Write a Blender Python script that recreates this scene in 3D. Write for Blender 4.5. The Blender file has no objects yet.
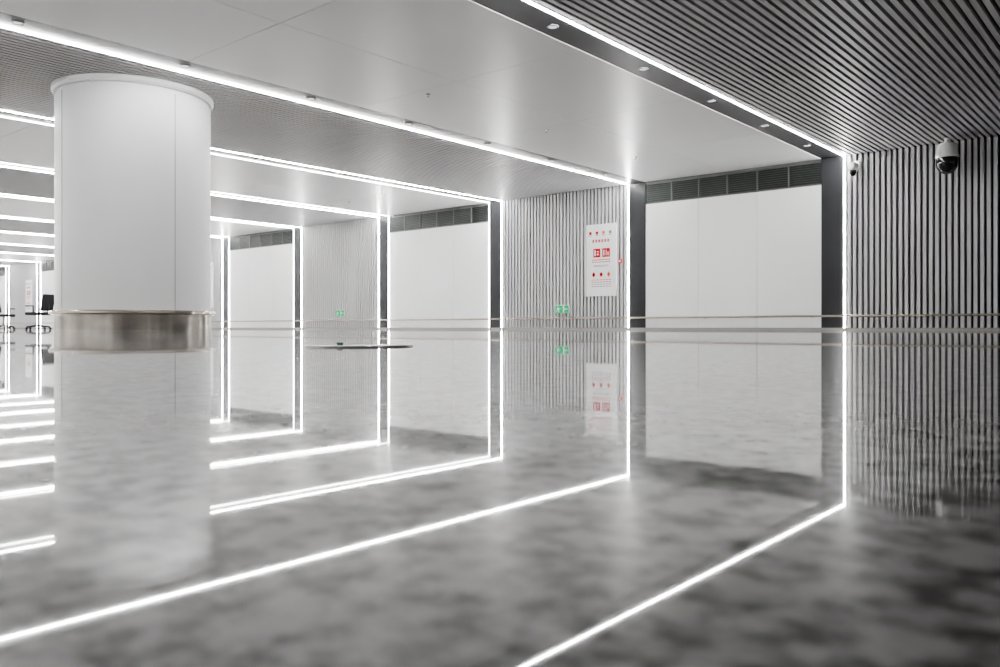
import bpy, math, random
from mathutils import Vector
random.seed(4)
S=bpy.context.scene
D=19.4; H=4.0; CH=0.065
YB=-9.0   # back of the hall
XL=-74.0; XR=9.5

# ---------------- materials ----------------
def mat(name,col,rough=.5,metal=0,emit=None,estr=0,spec=.5,var=0,vscale=3,stretch=(1,1,1)):
    m=bpy.data.materials.new(name); m.use_nodes=True
    nt=m.node_tree; b=nt.nodes['Principled BSDF']
    b.inputs['Base Color'].default_value=(*col,1)
    b.inputs['Roughness'].default_value=rough
    b.inputs['Metallic'].default_value=metal
    b.inputs['Specular IOR Level'].default_value=spec
    if emit:
        b.inputs['Emission Color'].default_value=(*emit,1)
        b.inputs['Emission Strength'].default_value=estr
    if var:
        tc=nt.nodes.new('ShaderNodeTexCoord')
        mp=nt.nodes.new('ShaderNodeMapping'); mp.inputs['Scale'].default_value=stretch
        n=nt.nodes.new('ShaderNodeTexNoise'); n.inputs['Scale'].default_value=vscale
        n.inputs['Detail'].default_value=3
        r=nt.nodes.new('ShaderNodeValToRGB')
        r.color_ramp.elements[0].position=.3; r.color_ramp.elements[1].position=.7
        r.color_ramp.elements[0].color=(*[c*(1-var) for c in col],1)
        r.color_ramp.elements[1].color=(*[min(1,c*(1+var)) for c in col],1)
        nt.links.new(tc.outputs['Object'],mp.inputs[0])
        nt.links.new(mp.outputs[0],n.inputs['Vector'])
        nt.links.new(n.outputs['Fac'],r.inputs['Fac'])
        nt.links.new(r.outputs['Color'],b.inputs['Base Color'])
    return m

M_white=mat('white_panel',(.88,.88,.88),.4,spec=.35,var=.012,vscale=.6)
M_ceil =mat('ceiling_panel',(.82,.82,.83),.34,spec=.36,var=.02,vscale=.5)
M_dark =mat('dark_metal',(.035,.036,.04),.4,spec=.3,var=.1,vscale=1)
M_black=mat('black_backing',(.022,.022,.023),.7,var=.1,vscale=2)
M_slat =mat('aluminium_slat',(.56,.56,.57),.42,var=.03,vscale=1)
M_cslat=mat('ceiling_slat_paint',(.54,.54,.55),.45,spec=.35,var=.03,vscale=1)
M_chan =mat('led_channel_alu',(.10,.10,.105),.5,spec=.3,var=.03,vscale=1)
M_base =mat('skirting_metal',(.30,.29,.28),.4,metal=.6,var=.03,vscale=1)
M_col  =mat('column_enamel',(.72,.72,.73),.40,spec=.4,var=.012,vscale=.8)
M_steel=mat('brushed_steel',(.52,.485,.44),.16,metal=1,var=.4,vscale=4,stretch=(1,1,.03))  # vertical light-dark bands in the colour imitate highlight streaks on the column base
M_lip  =mat('polished_steel_lip',(.66,.60,.52),.12,metal=1,var=.05,vscale=4)
M_plate=mat('floor_plate_steel',(.28,.275,.27),.3,metal=.5,var=.05,vscale=8)
M_rail =mat('rail_steel',(.36,.32,.27),.35,metal=.8,var=.05,vscale=5)
M_led  =mat('led_diffuser',(1,1,1),.4,emit=(1,.99,.975),estr=60)
M_led2 =mat('led_diffuser_soft',(1,1,1),.4,emit=(1,.99,.975),estr=16)
M_lens =mat('downlight_lens',(.8,.8,.8),.3,emit=(1,.98,.95),estr=.3)
M_vent =mat('vent_louvre',(.055,.063,.06),.45,metal=.3,var=.1,vscale=3)
M_vfr  =mat('vent_frame',(.16,.165,.165),.5,var=.05)
M_plast=mat('white_plastic',(.82,.82,.82),.35,var=.02)
M_bplas=mat('black_plastic',(.015,.015,.017),.3,var=.1)
M_dome =mat('smoked_dome',(.01,.01,.012),.08,var=.1)
M_red  =mat('sign_red',(.56,.004,.006),.5,spec=.2,var=.04)
M_grey =mat('sign_grey_ink',(.22,.22,.24),.5,var=.04)
M_orange=mat('sign_orange',(.75,.15,.05),.4,var=.04)
M_green=mat('exit_green',(.0,.30,.12),.5,emit=(.0,.6,.25),estr=.18,spec=.2,var=.02)
M_signw=mat('sign_white',(.88,.88,.88),.3,var=.01)
M_fabric=mat('chair_fabric',(.02,.02,.024),.85,var=.2,vscale=40)

# polished granite floor
def floor_mat():
    m=bpy.data.materials.new('polished_granite'); m.use_nodes=True
    nt=m.node_tree; N=nt.nodes; L=nt.links; b=N['Principled BSDF']
    g=N.new('ShaderNodeNewGeometry')
    n1=N.new('ShaderNodeTexNoise'); n1.inputs['Scale'].default_value=74; n1.inputs['Detail'].default_value=3; n1.inputs['Roughness'].default_value=.5
    n2=N.new('ShaderNodeTexNoise'); n2.inputs['Scale'].default_value=30; n2.inputs['Detail'].default_value=2
    mx=N.new('ShaderNodeMix'); mx.data_type='FLOAT'; mx.inputs['Factor'].default_value=.35
    for n in (n1,n2): L.new(g.outputs['Position'],n.inputs['Vector'])
    L.new(n1.outputs['Fac'],mx.inputs[2]); L.new(n2.outputs['Fac'],mx.inputs[3])
    r=N.new('ShaderNodeValToRGB')
    e=r.color_ramp.elements
    e[0].position=.40; e[0].color=(.04,.036,.033,1)
    e[1].position=.57; e[1].color=(.42,.412,.405,1)
    x=e.new(.475); x.color=(.20,.195,.19,1)
    L.new(mx.outputs[0],r.inputs['Fac'])
    # tile joints
    br=N.new('ShaderNodeTexBrick'); br.offset=0; br.inputs['Scale'].default_value=1
    br.inputs['Brick Width'].default_value=1.2; br.inputs['Row Height'].default_value=1.2
    br.inputs['Mortar Size'].default_value=.001; br.inputs['Mortar Smooth'].default_value=.2
    mp=N.new('ShaderNodeMapping'); mp.inputs['Location'].default_value=(.5,.1,0)
    L.new(g.outputs['Position'],mp.inputs['Vector']); L.new(mp.outputs[0],br.inputs['Vector'])
    m2=N.new('ShaderNodeMix'); m2.data_type='RGBA'
    L.new(br.outputs['Fac'],m2.inputs['Factor']); L.new(r.outputs['Color'],m2.inputs[6])
    m2.inputs[7].default_value=(.06,.06,.06,1)
    L.new(m2.outputs[2],b.inputs['Base Color'])
    b.inputs['Roughness'].default_value=.35
    b.inputs['IOR'].default_value=1.15
    # polish varies between the minerals of the stone
    cr=N.new('ShaderNodeMapRange'); cr.inputs[1].default_value=.42; cr.inputs[2].default_value=.55
    cr.inputs[3].default_value=.80; cr.inputs[4].default_value=1.0
    L.new(mx.outputs[0],cr.inputs[0]); L.new(cr.outputs[0],b.inputs['Coat Weight'])
    b.inputs['Coat Roughness'].default_value=.022
    b.inputs['Coat IOR'].default_value=1.62
    return m
M_floor=floor_mat()

# ---------------- mesh helpers ----------------
def boxes(name,bl,mats,parent=None,loc=(0,0,0)):
    """bl: list of (x0,x1,y0,y1,z0,z1[,matindex])"""
    v=[];f=[];mi=[]
    for b in bl:
        x0,x1,y0,y1,z0,z1=b[:6]; k=b[6] if len(b)>6 else 0
        o=len(v)
        v+=[(x0,y0,z0),(x1,y0,z0),(x1,y1,z0),(x0,y1,z0),(x0,y0,z1),(x1,y0,z1),(x1,y1,z1),(x0,y1,z1)]
        f+=[(o,o+3,o+2,o+1),(o+4,o+5,o+6,o+7),(o,o+1,o+5,o+4),(o+1,o+2,o+6,o+5),(o+2,o+3,o+7,o+6),(o+3,o,o+4,o+7)]
        mi+=[k]*6
    me=bpy.data.meshes.new(name); me.from_pydata(v,[],f); 
    if not isinstance(mats,(list,tuple)): mats=[mats]
    for m in mats: me.materials.append(m)
    me.polygons.foreach_set('material_index',mi); me.update()
    ob=bpy.data.objects.new(name,me); ob.location=loc; S.collection.objects.link(ob)
    if parent: ob.parent=parent
    return ob

def lathe(name,prof,mats,seg=64,loc=(0,0,0),parent=None,smooth=True,rot=(0,0,0)):
    """prof: list of (r,z,matidx)"""
    v=[];f=[];mi=[]
    n=len(prof)
    for i in range(seg):
        a=2*math.pi*i/seg
        for p in prof: v.append((p[0]*math.cos(a),p[0]*math.sin(a),p[1]))
    for i in range(seg):
        j=(i+1)%seg
        for k in range(n-1):
            f.append((i*n+k,j*n+k,j*n+k+1,i*n+k+1)); mi.append(prof[k][2] if len(prof[k])>2 else 0)
    me=bpy.data.meshes.new(name); me.from_pydata(v,[],f)
    if not isinstance(mats,(list,tuple)): mats=[mats]
    for m in mats: me.materials.append(m)
    me.polygons.foreach_set('material_index',mi)
    me.polygons.foreach_set('use_smooth',[smooth]*len(f)); me.update()
    try: me.set_sharp_from_angle(angle=math.radians(35))
    except Exception: pass
    ob=bpy.data.objects.new(name,me); ob.location=loc; ob.rotation_euler=rot; S.collection.objects.link(ob)
    if parent: ob.parent=parent
    return ob

def tube(name,pts,r,m,parent=None,loc=(0,0,0)):
    cu=bpy.data.curves.new(name,'CURVE'); cu.dimensions='3D'; cu.bevel_depth=r; cu.bevel_resolution=4; cu.use_fill_caps=True
    sp=cu.splines.new('POLY'); sp.points.add(len(pts)-1)
    for p,q in zip(sp.points,pts): p.co=(*q,1)
    cu.materials.append(m)
    ob=bpy.data.objects.new(name,cu); ob.location=loc; S.collection.objects.link(ob)
    if parent: ob.parent=parent
    return ob

def empty(name,loc=(0,0,0),rz=0):
    e=bpy.data.objects.new(name,None); e.location=loc; e.rotation_euler=(0,0,rz); S.collection.objects.link(e); return e

def bevel(ob,w=.01,s=2):
    md=ob.modifiers.new('b','BEVEL'); md.width=w; md.segments=s; md.limit_method='ANGLE'

# ---------------- shell ----------------
boxes('floor',[(XL,XR,YB,D+.3,-.2,0)],M_floor)
boxes('wall_front',[(XL,XR,D+.10,D+.3,0,H+.3)],M_black)
boxes('ceiling',[(XL,XR,YB,D+.10,H+.12,H+.3)],M_black)
boxes('wall_back',[(XL,XR,YB-.2,YB,-.2,H+.3)],M_white)
boxes('wall_left',[(XL-.2,XL,YB-.2,D+.3,-.2,H+.3)],M_white)
boxes('wall_right',[(XR,XR+.2,YB-.2,D+.3,-.2,H+.3)],M_white)

FW=.028*D      # dark frame width
LW=.036        # led width
per=.5315*D
bays=[]
for k in range(0,7):
    bays.append((-.613*D-per*k,-.315*D-per*k,k))
def wall_slats(x0,x1):
    pitch=.12; n=max(1,int((x1-x0)/pitch)); p=(x1-x0)/n; bl=[]; cb=[]
    for i in range(n):
        a=x0+i*p+p*.21; bb=a+p*.58
        bl.append((a,bb,D,D+.10,0.0,H))
        cb.append((a,bb,YB,D-.0,H,H+.07))
    boxes('wall_slats',bl,M_slat)
    boxes('ceiling_slats',cb,M_cslat)
for (xl,xr,k) in bays:
    inner=(k>=1); t=.024 if inner else 0
    boxes('wall_pilaster',[(xl+LW,xl+FW-t,D,D+.10,0,H)],M_dark)
    boxes('wall_pilaster',[(xr-FW+t,xr-LW,D,D+.10,0,H)],M_dark)
    a=xl+FW; b=xr-FW; w=b-a
    g=.012; pl=[]
    for i in range(3):
        pl.append((a+w*i/3+g/2,a+w*(i+1)/3-g/2,D+.02,D+.10,0.0,3.40))
    boxes('wall_panels',pl,M_white)
    vb=[]; nv=6
    vb.append((a,b,D+.09,D+.10,3.41,H,1))
    vb.append((a,b,D+.015,D+.09,3.405,3.43,2)); vb.append((a,b,D+.015,D+.09,3.93,H,2))
    for i in range(nv):
        p0=a+w*i/nv; p1=a+w*(i+1)/nv
        vb.append((p0-.015 if i else p0,p0+.015,D+.012,D+.09,3.43,3.93,2))
        for j in range(9):
            z=3.445+j*.054
            vb.append((p0+.015,p1-(.015 if i<nv-1 else 0),D+.03,D+.07,z,z+.030,0))
    boxes('vent_grille',vb,[M_vent,M_black,M_vfr])
    # ceiling: dark bands + panels
    boxes('ceiling_band',[(xl+LW,xl+FW-t,YB,D,H+.01,H+.1)],M_dark)
    boxes('ceiling_band',[(xr-FW+t,xr-LW,YB,D,H+.01,H+.1)],M_dark)
    pl=[]; L=3.3; y=D
    while y>YB:
        y0=max(YB,y-L)
        for i in range(2):
            pl.append((a+w*i/2+.005,a+w*(i+1)/2-.005,y0+.005,y-.005,H,H+.06))
        y-=L
    boxes('ceiling_panels',pl,M_ceil)
    # led strips
    def led(x0,x1,m=M_led):
        boxes('led_strip',[(x0,x1,D-.010,D+.03,0.0,H-.01)],m)
        boxes('led_strip',[(x0,x1,YB,D-.010,H-.010,H+.03)],m)
    led(xl,xl+LW); led(xr-LW,xr)
    for (c0,c1) in ((xl-.02,xl),(xr,xr+.02)):
        boxes('trim_1',[(c0,c1,D+.0,D+.1,0,H)],M_chan)
        boxes('trim_2',[(c0,c1,YB,D-.0,H+.0,H+.1)],M_chan)
    if inner:
        led(xl+FW-t,xl+FW,M_led2); led(xr-FW,xr-FW+t,M_led2)
    # downlights
    if k<4:
        for xc in (xl+FW/2+.03,xr-FW/2-.03):
            yy=D-1.6
            while yy>2:
                lathe('downlight',[(.0,.009,1),(.055,.009,1),(.055,0,0),(.07,-.006,0),(.08,0,0),(.08,.009,0)],[M_grey,M_lens],seg=24,loc=(xc,yy,H+.0))
                yy-=2.3
        for yy in (D-3,D-6.4,D-9.7):
            lathe('sprinkler_head',[(0,-.05),(.02,-.05),(.02,-.045),(.008,-.04),(.008,-.01),(.04,-.006),(.04,0)],M_steel,seg=16,loc=(a+w*.32,yy,H))
for i in range(len(bays)-1):
    wall_slats(bays[i+1][1]+.02,bays[i][0]-.02)
wall_slats(bays[0][1]+.02,XR)
# ---------------- handrail along the wall ----------------
hr=empty('handrail',(0,D,0))
tube('rail',[(XL+.5,-.14,.33),(XR-.3,-.14,.33)],.024,M_rail,hr)
br=[]
x=XL+1
while x<XR-.4:
    br.append((x-.012,x+.012,-.14,-.014,.30,.32)); x+=1.35
boxes('brackets',br,M_rail,hr)
boxes('baseboard_front',[(XL,XR,D-.028,D-.014,0,.06)],M_base)

# ---------------- column ----------------
CX,CY,R=-13.73,6.56,1.21
col=empty('round_column',(CX,CY,0))
lathe('shaft',[(R,.0),(R,H-.16),(R-.03,H-.155),(R-.03,H-.10),(R+.02,H-.095),(R+.05,H-.06),(R+.05,H)],M_col,seg=128,parent=col)
lathe('base_ring',[(R+.015,0,0),(R+.015,.25,0),(R+.02,.27,1),(R+.07,.28,1),(R+.085,.295,1),(R+.085,.325,1),(R+.07,.34,1),(R+.0,.345,1)],[M_steel,M_lip],seg=128,parent=col)
for i in range(4):
    a=math.radians(3.5+90*i)
    o=boxes('joint',[(-.004,.004,-.004,.003,.35,H-.17)],M_grey,col,(R*math.cos(a),R*math.sin(a),0)); o.rotation_euler=(0,0,a+math.pi/2)

# ---------------- poster ----------------
def poster(x0,x1,z0,z1):
    e=empty('notice_poster',(x0,D-.035,z0)); w=x1-x0; h=z1-z0
    boxes('board',[(0,w,0,.03,0,h)],M_signw,e)
    t=-.004
    bl=[]
    def rc(u0,u1,v0,v1,m): bl.append((u0*w,u1*w,t,0.001,(1-v1)*h,(1-v0)*h,m))
    for u,m in ((.14,0),(.36,0),(.58,2),(.80,1)): rc(u-.04,u+.04,.10,.14,m); rc(u-.05,u+.05,.15,.158,1)
    for i in range(6): 
        u=.2+i*.1; rc(u,u+.075,.22,.228,0); rc(u,u+.075,.238,.246,0); rc(u+.024,u+.044,.21,.255,0)
    rc(.24,.47,.34,.46,0); rc(.54,.79,.34,.46,0)
    bl2=[]
    for (u0,u1,v0,v1) in ((.28,.32,.36,.44),(.36,.42,.375,.39),(.36,.42,.41,.43),(.58,.61,.36,.44),(.66,.68,.36,.44),(.72,.75,.39,.44)):
        bl2.append((u0*w,u1*w,-.008,-.003,(1-v1)*h,(1-v0)*h))
    boxes('pictogram_cutouts',bl2,M_signw,e)
    for v in (.49,.52): 
        for i in range(9): u=.2+i*.068; rc(u,u+.05,v,v+.012,0)
    for v in (.57,.585): rc(.25,.75,v,v+.005,1)
    for i,m in ((0,0),(1,0),(2,2)): 
        u=.25+.25*i; rc(u-.045,u+.045,.68,.72,m); rc(u-.015,u+.015,.665,.735,m)
    for v in (.77,.80,.83,.86): 
        for i in range(7): u=.18+i*.095; rc(u,u+.07,v,v+.009,(0 if v<.81 else 1))
    boxes('print',bl,[M_red,M_grey,M_orange],e)
poster(-.6826*D,-.631*D,.95,2.98)
for k in (1,3,): poster(-.70*D-per*(k+1),-.65*D-per*(k+1),.95,2.98)

# ---------------- exit signs ----------------
def exit_sign(x,z):
    e=empty('exit_sign',(x,D-.055,z))
    b=boxes('housing',[(-.25,.25,0,.05,-.12,.12)],M_signw,e); bevel(b,.008)
    boxes('face',[(-.24,.03,-.006,.002,-.11,.11),(.08,.24,-.006,.002,-.11,.11)],M_green,e)
    boxes('running_figure',[(-.16,-.13,-.01,-.004,.04,.07),(-.17,-.11,-.01,-.004,-.02,.03),(-.2,-.15,-.01,-.004,-.06,-.04),(-.11,-.06,-.01,-.004,0,.02),(-.13,-.1,-.01,-.004,-.08,-.02),
        (.10,.20,-.01,-.004,-.012,.012),(.10,.12,-.01,-.004,-.04,.04)],M_signw,e)
for x in (-.726*D,-1.253*D,-1.253*D-per): exit_sign(x,.60)

fa=empty('fire_alarm_button',(-.6245*D,D-.055,1.9))
boxes('body',[(-.05,.05,0,.05,-.05,.05)],M_red,fa); boxes('glass',[(-.03,.03,-.006,.001,-.03,.03)],M_signw,fa)

# ---------------- cctv ----------------
def dome_cam(x,y,z,s=1):
    e=empty('security_camera',(x,y,z)); 
    lathe('stem',[(.0,0),(.05*s,0),(.05*s,-.10*s),(0,-.10*s)],M_plast,seg=24,parent=e)
    lathe('housing',[(0,-.10*s),(.13*s,-.10*s),(.17*s,-.15*s),(.18*s,-.30*s),(.20*s,-.33*s),(.20*s,-.38*s),(.0,-.38*s)],M_plast,seg=40,parent=e)
    lathe('dome',[(.19*s,-.38*s)]+[(.19*s*math.cos(t),-.46*s-.22*s*math.sin(t)) for t in [i*math.pi/20 for i in range(11)]],M_dome,seg=40,parent=e)
    return e
dome_cam(-.2025*D,D-.45,H,1.1)
bx=empty('bullet_camera',(-.302*D,D-.02,3.75))
boxes('bracket',[(-.03,.03,-.28,.02,-.03,.03),(-.07,.07,-.01,.02,-.1,.1)],M_plast,bx)
o=boxes('body',[(-.08,.08,-.42,-.10,-.16,.0)],M_plast,bx); bevel(o,.03,3)
lathe('lens',[(0,0),(.075,0),(.075,-.06),(.05,-.12),(0,-.13)],M_dome,seg=24,parent=bx,loc=(0,-.26,-.16))

# ---------------- floor cover disc ----------------
fc=empty('floor_access_cover',(-2.18,1.815,0))
lathe('plate',[(.0,.004),(.155,.004),(.158,.002),(.166,.002),(.170,.005),(.184,.005),(.188,.0)],[M_plate],seg=64,parent=fc)
boxes('lifting_lug',[(-.008,.008,-.006,.006,.003,.014)],M_bplas,fc,(-.05,-.04,0))

# ---------------- office chair ----------------
def chair(x,y,rz):
    e=empty('office_chair',(x,y,0),rz)
    for i in range(5):
        a=2*math.pi*i/5
        tube('leg_%d'%(i+1),[(0,0,.13),(.32*math.cos(a),.32*math.sin(a),.08)],.025,M_bplas,e)
        lathe('caster_%d'%(i+1),[(0,-.02),(.035,-.02),(.035,.02),(0,.02)],M_bplas,seg=16,parent=e,loc=(.32*math.cos(a),.32*math.sin(a),.035),rot=(math.pi/2,0,a))
    tube('gas_lift',[(0,0,.1),(0,0,.44)],.03,M_steel,e)
    o=boxes('seat',[(-.26,.26,-.25,.26,.43,.52)],M_fabric,e); bevel(o,.035,3)
    o=boxes('backrest',[(-.24,.24,-.03,.04,.0,.50)],M_fabric,e,(0,.27,.56)); o.rotation_euler=(math.radians(-12),0,0); bevel(o,.03,3)
    tube('spine',[(0,.15,.45),(0,.33,.5),(0,.34,.75)],.025,M_bplas,e)
    for s in (-1,1):
        tube('armrest_%s'%('l' if s<0 else 'r'),[(s*.26,.12,.47),(s*.32,.1,.50),(s*.32,.1,.70),(s*.32,-.15,.70)],.022,M_bplas,e)
chair(-26.2,9.60,math.radians(-60))
chair(-31.1,10.3,math.radians(200))

# ---------------- world ----------------
w=bpy.data.worlds.new('World'); S.world=w; w.use_nodes=True
w.node_tree.nodes['Background'].inputs[0].default_value=(.8,.85,.9,1)
w.node_tree.nodes['Background'].inputs[1].default_value=.3

# ---------------- camera ----------------
cd=bpy.data.cameras.new('camera'); cam=bpy.data.objects.new('camera',cd); S.collection.objects.link(cam)
cam.location=(0,0,CH); cam.rotation_euler=(math.pi/2,0,math.radians(40.4))
cd.sensor_width=36; cd.lens=36*.817; cd.shift_y=-.0060; cd.clip_start=.01; cd.clip_end=300
cd.dof.use_dof=True; cd.dof.focus_distance=18; cd.dof.aperture_fstop=13.0
S.camera=cam
S.view_settings.view_transform='AgX'
S.view_settings.look='AgX - Medium High Contrast'
S.view_settings.exposure=1.08
